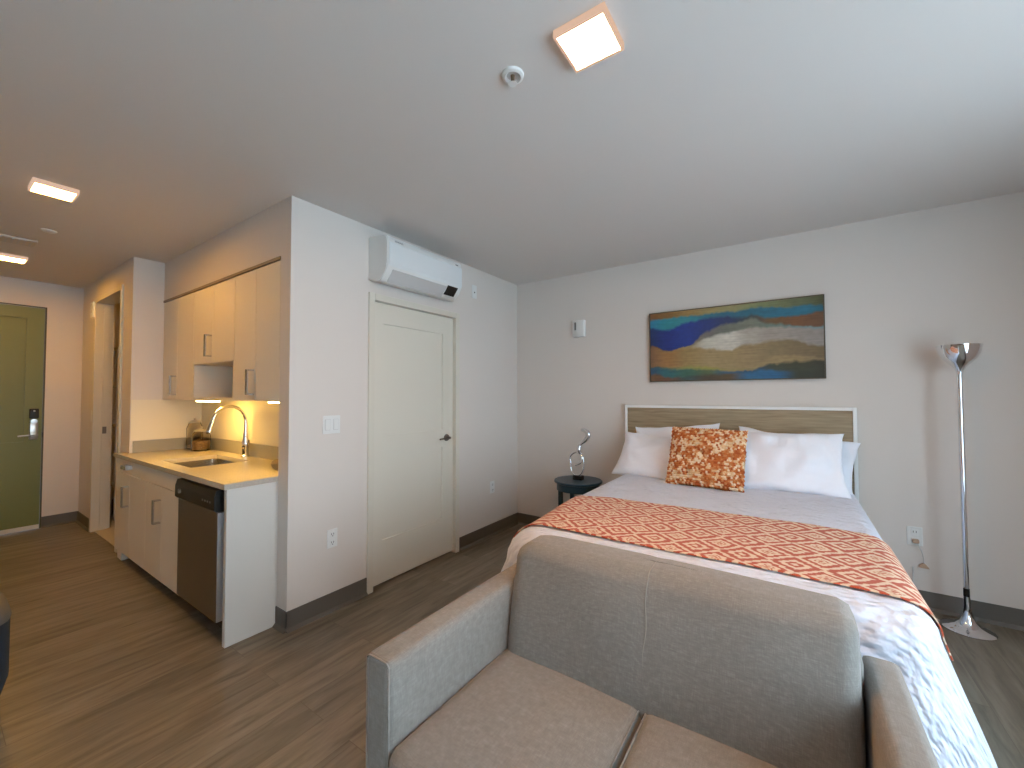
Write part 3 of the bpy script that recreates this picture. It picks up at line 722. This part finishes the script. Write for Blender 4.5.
# ------------------------------------------------------------------ painting
PX0, PX1, PZ0, PZ1 = 1.412, 2.632, 1.474, 2.072
t = thing('wall_painting', ((PX0+PX1)/2, 0, PZ0), 'wide abstract blue, teal and sand landscape painting above the headboard', 'painting')
b = bmn(); f = .008
box(b, PX0, PX1, -.034, -.001, PZ0, PZ0+f); box(b, PX0, PX1, -.034, -.001, PZ1-f, PZ1)
box(b, PX0, PX0+f, -.034, -.001, PZ0+f, PZ1-f); box(b, PX1-f, PX1, -.034, -.001, PZ0+f, PZ1-f)
part('frame', b, mat('bronze_frame', (.10, .085, .06), .35, .6), t, 'thin bronze frame')
UK = [0, .12, .25, .38, .5, .62, .75, .88, 1]
LY = [ # lower bound of each band over UK, and its colours
 ([.93, .92, .92, .925, .93, .93, .925, .92, .90], [(.22,.10,.035), (.24,.13,.04), (.32,.2,.07), (.30,.24,.10), (.28,.26,.12), (.20,.23,.11), (.16,.19,.09), (.11,.13,.06), (.07,.08,.03)]),
 ([.80, .76, .83, .86, .86, .84, .78, .80, .82], [(.02,.20,.34), (.02,.22,.26), (.03,.22,.26), (.02,.16,.22), (.015,.13,.20), (.01,.13,.20), (.01,.14,.22), (.01,.15,.24), (.01,.12,.18)]),
 ([.52, .46, .50, .70, .78, .80, .70, .66, .64], [(.01,.035,.14), (.008,.03,.20), (.008,.04,.24), (.008,.035,.17), (.01,.035,.12), (.03,.06,.07), (.14,.08,.03), (.17,.07,.025), (.13,.06,.025)]),
 ([.51, .45, .49, .62, .66, .68, .66, .64, .62], [(.12,.06,.04), (.15,.10,.06), (.25,.19,.11), (.16,.16,.15), (.14,.16,.13), (.16,.18,.14), (.12,.18,.15), (.12,.22,.22), (.14,.25,.26)]),
 ([.50, .44, .48, .46, .42, .48, .50, .47, .42], [(.20,.10,.05), (.26,.17,.08), (.33,.24,.12), (.48,.47,.40), (.55,.53,.46), (.38,.34,.29), (.32,.28,.24), (.29,.25,.22), (.27,.24,.22)]),
 ([.20, .21, .21, .19, .17, .18, .30, .30, .25], [(.22,.12,.06), (.34,.17,.06), (.30,.20,.08), (.33,.24,.12), (.31,.23,.11), (.28,.20,.10), (.22,.16,.08), (.19,.13,.065), (.16,.11,.05)]),
 ([.19, .19, .17, .15, .14, .14, .21, .22, .23], [(.05,.10,.12), (.14,.16,.09), (.26,.24,.07), (.30,.27,.06), (.28,.22,.08), (.28,.21,.10), (.30,.21,.10), (.28,.20,.09), (.25,.17,.08)]),
 ([.12, .08, .07, .08, .11, .12, .13, .10, .05], [(.02,.08,.16), (.03,.14,.16), (.05,.14,.10), (.08,.12,.06), (.02,.10,.20), (.02,.08,.16), (.04,.05,.03), (.035,.04,.02), (.025,.025,.012)]),
 ([-1]*9, [(.18,.09,.04), (.16,.07,.04), (.05,.09,.09), (.08,.06,.04), (.10,.07,.035), (.02,.12,.24), (.015,.12,.26), (.025,.03,.015), (.022,.022,.012)]),
]
def lerpk(arr, u):
    for i in range(8):
        if u <= UK[i+1]:
            t_ = (u-UK[i])/(UK[i+1]-UK[i]); t_ = t_*t_*(3-2*t_); a_, b_ = arr[i], arr[i+1]
            return a_*(1-t_)+b_*t_ if not isinstance(a_, tuple) else tuple(p*(1-t_)+q*t_ for p, q in zip(a_, b_))
    return arr[-1]
def paint(u, v):
    w1 = noise.fractal(Vector((u*7, v*3, 1.3)), .8, 2.1, 5)*.030+noise.noise(Vector((u*45, v*12, 4)))*.012
    vv = v+w1; prev = None
    for k, (bd, cl) in enumerate(LY):
        lo_ = lerpk(bd, u)
        c_ = lerpk(cl, u)
        if vv > lo_:
            if prev is not None:
                d = prev[0]-vv; t_ = min(1, max(0, d/.035)); c_ = tuple(p*(1-t_)+q*t_ for p, q in zip(prev[1], c_))
            s = 1+.20*noise.noise(Vector((u*9, v*70, k)))+.12*noise.noise(Vector((u*40, v*25, k+9)))
            return tuple(max(0, x*s) for x in c_)
        prev = (lo_, c_)
    return (0, 0, 0)
def vgrid(nu, nv, P, col=None, close=False):
    b = bmn(); vs = [[b.verts.new(P(i/nu, j/nv)) for i in range(nu+1)] for j in range(nv+1)]
    for j in range(nv):
        for i in range(nu): b.faces.new((vs[j][i], vs[j][i+1], vs[j+1][i+1], vs[j+1][i]))
    return b
b = vgrid(300, 150, lambda u, v: (PX0+f+u*(PX1-PX0-2*f), -.030, PZ0+f+v*(PZ1-PZ0-2*f)))
box(b, PX0+f, PX1-f, -.0295, -.001, PZ0+f, PZ1-f)
cv = obj('canvas', b, paint_m, t)
me = cv.data; at = me.color_attributes.new('Col', 'FLOAT_COLOR', 'POINT'); o_ = worg(cv)
for i, v in enumerate(me.vertices):
    p = v.co+o_; at.data[i].color = (*paint((p.x-PX0-f)/(PX1-PX0-2*f), (p.z-PZ0-f)/(PZ1-PZ0-2*f)), 1)

# ------------------------------------------------------------------ bed
BZT = .73
bed = thing('bed', (2.0, -1.05, 0), 'queen bed with weathered wood headboard in a white frame', 'bed')
HX0, HX1, HZ = 1.195, 2.79, 1.272
b = bmn(); fr = .022
box(b, HX0, HX0+fr, -.06, -.012, 0, HZ, .002, 1); box(b, HX1-fr, HX1, -.06, -.012, 0, HZ, .002, 1)
box(b, HX0+fr, HX1-fr, -.06, -.012, HZ-fr, HZ, .002, 1)
hbf = part('headboard', b, wf_m, bed, 'white headboard frame')
b = bmn(); zz = .30
for k in range(5):
    z2 = zz+.19; box(b, HX0+fr, HX1-fr, -.052, -.018, zz, min(z2, HZ-fr)-.0012); zz = z2
    if zz > HZ-fr-.01: break
part('wood_panel', b, hb_m, hbf, 'weathered brown wood boards')
part('mattress', softbox(bmn(), 1.35, 2.69, -1.99, -.075, .33, .68, .05, 8), linen_m, bed, smooth=True)
part('bed_base', box(bmn(), 1.33, 2.71, -2.01, -.08, .12, .33, .01, 2), mat('base_fabric', (.25, .24, .23), .9), bed)
for sx in (1.40, 2.62):
    for sy in (-1.90, -.20): part('leg', lathe(bmn(), [(0, 0), (.02, 0), (.028, .12), (0, .12)], (sx, sy, 0), 16, cap=False), black_m, bed, smooth=True)

# quilt: top edge rectangle, rounded edge, flaring hanging sides
QX0, QX1, QY0, QY1 = 1.345, 2.695, -2.00, -.11; ER = .08; CR = .06; DROP = .57
def sstep(x): x = max(0, min(1, x)); return x*x*(3-2*x)
def flare(y, side):
    f = .02+.11*sstep((-y-1.35)/.7) if side > 0 else .06+.12*sstep((-y-1.45)/.5)
    return f*sstep((-.07-y)/.35)
def soft_l(y): return sstep((-y-1.3)/.62)
def qx0(y): return QX0+.080*soft_l(y)
def erl(y): return ER+.105*soft_l(y)
def edge_pt(x, y, nx, ny, d, fl, fold, extra=0, er=None):
    """d = arc distance past the flat top"""
    q = ER*PI/2; er = er or ER
    if d <= q:
        a = d/ER; off = er*math.sin(a); z = BZT-er*(1-math.cos(a))
        return Vector((x+nx*(off+extra*math.sin(a)), y+ny*(off+extra*math.sin(a)), z+extra*math.cos(a)))
    t_ = (d-q)/DROP
    off = er+fl*(1-(1-min(t_, 1.2))**1.35 if t_ < 1 else 1)+fold*sstep(t_*1.5)+extra
    return Vector((x+nx*off, y+ny*off, BZT-er-(d-q)*.97*(BZT-er-.05)/(BZT-ER-.05)))
def fold_y(y, side): return (.012*math.sin(y*19+side)+.008*math.sin(y*41+2.0*side)+.006*math.sin(y*6.3+1))*(1 if side > 0 else .6)
def top_z(x, y): return .006*noise.noise(Vector((x*2.2, y*2.2, 3)))+.003*noise.noise(Vector((x*7, y*7, 8)))
# perimeter samples
per = []
def addp(x, y, nx, ny, fl, fo, er=ER): per.append((x, y, nx, ny, fl, fo, er))
ny_ = 90
for i in range(ny_+1):   # right side, head to foot
    y = QY1+(QY0+CR-QY1)*i/ny_; addp(QX1, y, 1, 0, flare(y, 1), fold_y(y, 1))
for i in range(1, 16):
    a = PI/2*i/16; fl = .23*(1+.22*math.sin(2*a)); fl = flare(QY0+CR, 1)*(1-i/16)+.05*(i/16)+.03*math.sin(2*a)
    addp(QX1-CR+CR*math.cos(a), QY0+CR-CR*math.sin(a), math.cos(a), -math.sin(a), fl, fold_y(QY0+CR, 1)*(1-i/16)+.012*math.sin(a*6))
QXC = qx0(QY0+CR)
for i in range(61):
    x = QX1-CR+(QXC+CR-(QX1-CR))*i/60; addp(x, QY0, 0, -1, .05-.035*math.sin(PI*i/60), .004*math.sin(x*20))
for i in range(1, 16):
    a = PI/2*i/16; s = i/16
    addp(QXC+CR-CR*math.sin(a), QY0+CR-CR*math.cos(a), -math.sin(a), -math.cos(a), .05*(1-s)+flare(QY0+CR, -1)*s+.0*math.sin(2*a), fold_y(QY0+CR, -1)*s, ER+(erl(QY0+CR)-ER)*s)
for i in range(ny_+1):
    y = QY0+CR+(QY1-QY0-CR)*i/ny_; addp(qx0(y), y, -1, 0, flare(y, -1), fold_y(y, -1), erl(y))
nh = 30
for i in range(1, nh): x = QX0+(QX1-QX0)*i/nh; addp(x, QY1, 0, 1, 0, 0)
ds = [ER*PI/2*k/5 for k in range(1, 6)]+[ER*PI/2+DROP*k/16 for k in range(1, 17)]
b = bmn(); rings = []; uvs = {}
cx_, cy0, cy1 = (QX0+QX1)/2, QY0+.7, QY1-.7
def mk(p, uv):
    v = b.verts.new(p); uvs[v] = uv; return v
NIN = 16
for k in range(NIN+1):
    s = k/NIN; ring = []
    for (x, y, nx, ny, fl, fo, er) in per:
        mx, my = cx_, max(cy0, min(cy1, y)); px = mx+(x-mx)*s; py = my+(y-my)*s
        ring.append(mk((px, py, BZT+top_z(px, py)*(1-s**6)), (px, py)))
    rings.append(ring)
for d in ds:
    ring = []
    for (x, y, nx, ny, fl, fo, er) in per:
        if ny == 1 and nx == 0: p = Vector((x, y+min(.012, d*.3), max(BZT-d, .07)))
        else: p = edge_pt(x, y, nx, ny, d, fl, fo, 0, er)
        if y > -.14 and p.y > -.085: p.y = -.085
        p.z = max(p.z, .05)
        ring.append(mk(p, (x+nx*d, y+ny*d)))
    rings.append(ring)
for A, B in zip(rings, rings[1:]):
    n_ = len(A)
    for i in range(n_):
        j = (i+1) % n_
        try: b.faces.new((A[i], A[j], B[j], B[i]))
        except ValueError: pass
uvl = b.loops.layers.uv.new('UVMap')
for fc in b.faces:
    for lp in fc.loops: lp[uvl].uv = uvs[lp.vert]
# close the medial seam
bmesh.ops.remove_doubles(b, verts=rings[0], dist=.0005)
bmesh.ops.holes_fill(b, edges=[e_ for e_ in b.edges if e_.is_boundary and e_.verts[0].co.z > .6], sides=0)
tag(obj('bed_quilt', b, quilt_m, smooth='all'), 'white textured quilt covering the bed and hanging over its sides', 'quilt')

# runner
def runner():
    b = bmn(); q = ER*PI/2; side = q+.30; W = QX1-QX0; Ltot = W+side+q+.06; nu, nv = 220, 44; uv = {}
    vs = []
    for j in range(nv+1):
        row = []
        for i in range(nu+1):
            s = -side+Ltot*i/nu; tt = j/nv
            xx = QX0+max(0, min(W, s))
            y0 = -1.235-.075*sstep((QX0+.25-xx)/.3)*1; y1 = -1.925-.012*sstep((QX0+.35-xx)/.35)
            y = y0+(y1-y0)*tt
            dd = s/W; y -= .012*math.sin(dd*7)
            y = max(y, QY0+CR+.001)
            if s < 0: p = edge_pt(qx0(y), y, -1, 0, -s, flare(y, -1), fold_y(y, -1), .007, erl(y))
            elif s > W: p = edge_pt(QX1, y, 1, 0, s-W, flare(y, 1), fold_y(y, 1), .007)
            else:
                xs = qx0(y)+s*(QX1-qx0(y))/W; p = Vector((xs, y, BZT+top_z(xs, y)+.009))
            v = b.verts.new(p); uv[v] = (s, y); row.append(v)
        vs.append(row)
    for j in range(nv):
        for i in range(nu): b.faces.new((vs[j][i], vs[j][i+1], vs[j+1][i+1], vs[j+1][i]))
    l = b.loops.layers.uv.new('UVMap')
    for fc in b.faces:
        for lp in fc.loops: lp[l].uv = uv[lp.vert]
    o = tag(obj('bed_runner', b, run_m, smooth='all'), 'orange red and cream diamond pattern runner laid across the foot of the bed', 'bed runner')
    md = o.modifiers.new('thickness', 'SOLIDIFY'); md.thickness = .004; md.offset = 0
runner()

# pillows
def place(bm, c, yaw_=0, lean=70, roll_=0):
    """local x = width, y = height, z = thickness; lean 90 = upright facing -y"""
    M = Matrix.Translation(c) @ Matrix.Rotation(math.radians(yaw_), 4, 'Z') @ Matrix.Rotation(math.radians(lean), 4, 'X') @ Matrix.Rotation(math.radians(roll_), 4, 'Z')
    bmesh.ops.transform(bm, matrix=M, verts=bm.verts); return bm
def ppart(name, bm, label, m=linen_m, **k): return tag(obj(name, bm, m, smooth='all'), label, 'pillow', **k)
ppart('bed_pillow', place(pillow_bm(.66, .42, .11, seed=1, wr=.012, pinch=.09), (1.655, -.150, .91), 2, 76, 5), 'white pillow behind the left one, its corner poking up above the orange cushion')
ppart('bed_pillow', place(pillow_bm(.72, .40, .19, seed=2, wr=.013, pinch=.10), (1.565, -.330, .862), -8, 57, -3), 'white pillow leaning in front on the left side of the bed')
ppart('bed_pillow', place(pillow_bm(.72, .42, .11, seed=3, wr=.012, pinch=.08), (2.42, -.150, .885), 0, 68, -7), 'white pillow lying low behind, its corner showing at the lower right')
ppart('bed_pillow', place(pillow_bm(.70, .44, .19, seed=4, wr=.016, pinch=.08), (2.365, -.320, .905), 1, 62, 1), 'white pillow leaning upright on the right side of the bed')
# crochet cushion: bumpy stitched rows
def crochet():
    w_, h_ = .49, .43
    b = pillow_bm(w_, h_, .15, 190, 170, seed=7, wr=.003, pinch=.03, pw=.36)
    cols = {}; b.normal_update()
    pal = [(.42, .095, .025), (.53, .15, .04), (.60, .24, .09), (.74, .48, .26), (.80, .62, .43)]
    moves = []
    for v in b.verts:
        x, y = v.co.x, v.co.y; row = y/.0140; a = math.floor(row); st = x/.0130+(.5 if a % 2 else 0)+.5*abs(row-a-.5)
        k = math.floor(st); fr_ = row-a-.5; fs = st-k-.5
        hump = max(0, 1-(fr_*fr_*3.2+fs*fs*3.2))
        n1 = noise.noise(Vector((x*9+y*5, y*13-x*4, 2.)))+.5*noise.noise(Vector((x*22, y*30, 9.)))
        rnd = .5+.5*noise.cell(Vector((k+.5, a+.5, 3.5))) if False else random.Random(k*7919+a*104729+1000003).random()
        pc = max(.05, min(.9, .36+.75*n1)); i = 4 if rnd < pc*.55 else 3 if rnd < pc else 2 if rnd < pc+.22 else 1 if rnd < .8 else 0
        c_ = tuple(z_*(.92+.16*random.Random(k*31+a*17).random()) for z_ in pal[i])
        moves.append((v, v.normal*(hump*.009-.003), c_))
    for v, d, c_ in moves: v.co += d
    b.verts.index_update(); C_ = [c_ for _, _, c_ in moves]; idx = [v.index for v, _, _ in moves]
    place(b, (1.925, -.515, .922), -1, 64, -1)
    o = ppart('crochet_cushion', b, 'square chunky crochet cushion in orange and cream leaning on the white pillows', knit_m)
    o['category'] = 'cushion'
    at = o.data.color_attributes.new('Col', 'FLOAT_COLOR', 'POINT')
    for i, c_ in zip(idx, C_): at.data[i].color = (*c_, 1)
crochet()

# ------------------------------------------------------------------ loveseat
sf = thing('loveseat', (2.05, -2.5, 0), 'grey taupe linen loveseat backed against the foot of the bed', 'sofa')
SXL, SXR, AT = 1.450, 2.652, .658
IL, IR = 1.553, 2.567
YFR, YRE = -2.935, -2.165
def arm(x0, x1):
    return softbox(bmn(), x0, x1, YFR, YRE, .09, AT, .018, 12, (.004, 0, .004))
for (x0, x1, lab) in ((SXL, IL-.003, None), (IR+.003, SXR, None)):
    a_ = part('arm', arm(x0, x1), sofa_m, sf, smooth='all')
    b = bmn(); xi = x1 if x0 == SXL else x0
    for xx in (x0+.006, x1-.006):
        tube(b, [(xx, YFR+.004, z_) for z_ in (.11, .3, .5, AT-.012)], .003, 8)
    tube(b, spl([(x0+.006, YFR+.004, AT-.012), (x0+.02, YFR+.004, AT-.004), (x1-.02, YFR+.004, AT-.004), (x1-.006, YFR+.004, AT-.012)], 4), .003, 8)
    part('piping', b, sofa_m, a_, smooth='all')
part('seat_base', softbox(bmn(), IL, IR, YFR+.02, YRE, .09, .30, .015, 8), sofa_m, sf, smooth='all')
mid = 2.055
for (x0, x1) in ((IL-.004, mid-.002), (mid+.002, IR+.004)):
    s_ = part('seat_cushion', softbox(bmn(), x0, x1, YFR-.01, -2.38, .295, .448, .028, 14, (0, .01, .014)), sofa_m, sf, smooth='all')
    b = bmn(); z_ = .432
    xs_ = x1-.008 if x0 < 1.8 else x0+.008
    tube(b, [(xs_, y_, .440+.003*math.sin(PI*(y_+2.935)/.55)) for y_ in [-2.92+.5*k/10 for k in range(11)]], .0028, 8)
    part('piping', b, sofa_m, s_, smooth='all')
def backfn(p, u):
    # lean, rounded upper left corner, pinched seam at the middle
    z = p.z; t_ = (z-.40)/.46
    p.y += .085*max(0, t_)**1.1
    # corner rounding: pull down the top towards the ends
    for xe, rr_, s in ((IL, .13, 1), (IR, .03, -1)):
        dx = (p.x-xe)*s
        if dx < rr_:
            q = 1-math.sqrt(max(0, 1-(1-dx/rr_)**2)); p.z -= q*(.045 if s == 1 else .006)*max(0, t_)**2
    g = math.exp(-((p.x-mid)/.010)**2); 
    if u.y < 0: p.y += g*.010
    if u.z > .7: p.z -= g*.006
    if u.y < 0: p.y -= .010*noise.noise(Vector((p.x*4, z*4, 2)))
    return p
bk_ = part('backrest', softbox(bmn(), IL+.002, IR-.012, -2.435, -2.265, .38, .812, .036, 44, (0, .022, .008), backfn), sofa_m, sf, smooth='all')
# visible stitched seam down the middle, piping at the right end
def face_y(x, z): return -2.435+.085*((z-.40)/.46)**1.1-.018*(1-((x-2.06)/.507)**2)*(1-((z-.621)/.241)**2)
b = bmn(); tube(b, [(mid+.003*math.sin(z_*40), face_y(mid, z_)+.004-.001, z_) for z_ in [.44+.325*k/24 for k in range(25)]]+[(mid, face_y(mid, .768)+.004+.04*(1-math.cos(a_)), .772+.042*math.sin(a_)) for a_ in (.4, .8, 1.2, 1.57)]+[(mid, -2.27, .817)], .0018, 6)
part('seam', b, seam_m, bk_, 'pale stitched centre seam', smooth='all')
part('back_frame', softbox(bmn(), IL, IR, -2.30, YRE, .25, .70, .02, 8), sofa_m, sf, smooth='all')
for sx in (SXL+.06, SXR-.06):
    for sy in (YFR+.07, YRE-.07): part('leg', lathe(bmn(), [(0, 0), (.018, 0), (.026, .095), (0, .095)], (sx, sy, 0), 16, cap=False), black_m, sf, smooth=True)

# ------------------------------------------------------------------ floor lamp
lx, ly = 3.247, -.175
t = thing('floor_lamp', (lx, ly, 0), 'chrome torchiere floor lamp with bowl shade right of the bed', 'lamp')
part('base', lathe(bmn(), [(0, 0), (.112, 0), (.114, .004), (.108, .009), (.08, .016), (.055, .028), (.036, .050), (.024, .085), (.017, .13), (.014, .19), (0, .19)], (lx, ly, 0), 48, cap=False), chrome_m, t, smooth=True)
part('pole', lathe(bmn(), [(0, .19), (.0125, .19), (.0125, 1.50), (0, 1.50)], (lx, ly, 0), 24, cap=False), chrome_m, t, smooth=True)
part('collar', lathe(bmn(), [(0, .188), (.0135, .188), (.0135, .235), (0, .235)], (lx, ly, 0), 24, cap=False), black_m, t, 'dark collar above the base', smooth=True)
part('lamp_shade', lathe(bmn(), [(.0125, 1.478), (.016, 1.50), (.028, 1.522), (.050, 1.545), (.072, 1.572), (.088, 1.605), (.0965, 1.65), (.0945, 1.65), (.086, 1.607), (.070, 1.576), (.048, 1.549), (.02, 1.527), (0, 1.524)], (lx, ly, 0), 48, cap=False), chrome_m, t, smooth=True)
part('bulb', lathe(bmn(), [(0, 1.526), (.012, 1.528), (.014, 1.56), (.026, 1.585), (.022, 1.61), (0, 1.622)], (lx, ly, 0), 20, cap=False), white_m, t, smooth=True)
b = bmn(); tube(b, spl([(lx-.11, ly+.03, .006), (3.06, -.10, .006), (3.02, -.05, .006), (2.96, -.12, .006), (3.03, -.16, .006), (3.08, -.06, .006), (3.05, -.03, .05), (3.05, -.018, .26)], 8), .0035, 8)
part('cord', b, cord_m, t, smooth='all')

# ------------------------------------------------------------------ nightstand and sculpture
nx_, ny_ = .830, -.262
t = thing('nightstand', (nx_, ny_, 0), 'round dark teal side table between the room corner and the bed', 'side table')
part('table_top', lathe(bmn(), [(0, .578), (.205, .578), (.214, .583), (.214, .594), (.208, .600), (0, .600)], (nx_, ny_, 0), 48, cap=False), teal_m, t, smooth=True)
part('apron', lathe(bmn(), [(.180, .515), (.192, .515), (.192, .578), (.180, .578), (.180, .515)], (nx_, ny_, 0), 48, cap=False), teal_m, t, smooth=True)
for k in range(4):
    a = PI/4+PI/2*k; px_, py_ = nx_+.165*math.cos(a), ny_+.165*math.sin(a)
    b = bmn(); box(b, px_-.017, px_+.017, py_-.017, py_+.017, 0, .577, .003, 1); part('leg', b, teal_m, t)
part('lower_shelf', lathe(bmn(), [(0, .16), (.165, .16), (.165, .178), (0, .178)], (nx_, ny_, 0), 40, cap=False), teal_m, t, smooth=True)
sx_, sy_ = .832, -.262
t = thing('table_sculpture', (sx_, sy_, .60), 'twisting silver ribbon sculpture on a black block atop the teal table', 'sculpture')
part('plinth', box(bmn(), sx_-.042, sx_+.042, sy_-.028, sy_+.028, .6003, .640, .003, 2), black_m, t, 'black block plinth')
# picture-plane coordinates: a along the wall, c up
def sc(a, c, d=0): return (sx_+a, sy_+d, c)
path = spl([sc(-.004, .640), sc(-.04, .643, .004), sc(-.066, .662, .008), sc(-.078, .70, .010), sc(-.080, .745, .012), sc(-.089, .785, .012), sc(-.069, .822, .010), sc(-.023, .844, .006), sc(.024, .832, 0), sc(.040, .793, -.006), sc(.022, .752, -.010), sc(-.023, .731, -.012)], 8)
part('ring', tube(bmn(), path, .0085, 12), chrome_m, t, smooth='all')
path = spl([sc(-.004, .640), sc(.022, .655), sc(.043, .690), sc(.055, .745), sc(.043, .805), sc(.016, .846), sc(.007, .880), sc(.026, .920), sc(.072, .960), sc(.099, 1.00), sc(.088, 1.032), sc(.055, 1.046), sc(.032, 1.043)], 8)
n_ = len(path); rads = []
for i in range(n_):
    s = i/(n_-1); rads.append(  .009 if s < .38 else .009+.016*abs(math.sin(PI*(s-.38)/.20)) if s < .58 else .009+.018*math.sin(PI*min(1, (s-.58)/.42))**.7)
part('ribbon', tube(bmn(), path, rads, 12, .8), chrome_m, t, smooth='all')

# ------------------------------------------------------------------ navy stool at the left edge
t = thing('upholstered_stool', (-.41, -3.622, 0), 'dark navy upholstered seat with a grey top at the left edge', 'stool')
SC = (-.41, -3.618); R0 = .22
def sup(r0, zs):   # rounded-square lathe
    b = bmn(); rings = []
    for r, z in zs:
        ring = []
        for k in range(48):
            a = 2*PI*k/48; c_, s_ = math.cos(a), math.sin(a); q = (abs(c_)**4+abs(s_)**4)**-.25
            ring.append(b.verts.new((SC[0]+r*q*c_, SC[1]+r*q*s_, z)))
        rings.append(ring)
    for A, B in zip(rings, rings[1:]):
        for k in range(48): b.faces.new((A[k], A[(k+1) % 48], B[(k+1) % 48], B[k]))
    b.faces.new(rings[0]); b.faces.new(rings[-1]); return b
part('body', sup(R0, [(R0-.05, .10), (R0-.02, .12), (R0, .20), (R0, .42), (R0, .435)]), navy_m, t, smooth=True)
part('seat_pad', sup(R0, [(R0, .435), (R0+.003, .445), (R0-.004, .475), (R0-.025, .495), (R0-.07, .502)]), grtop_m, t, 'grey top pad', smooth=True)
for sx in (-1, 1):
    for sy in (-1, 1): part('leg', lathe(bmn(), [(0, 0), (.015, 0), (.018, .105), (0, .105)], (SC[0]+sx*.13, SC[1]+sy*.13, 0), 12, cap=False), black_m, t, smooth=True)
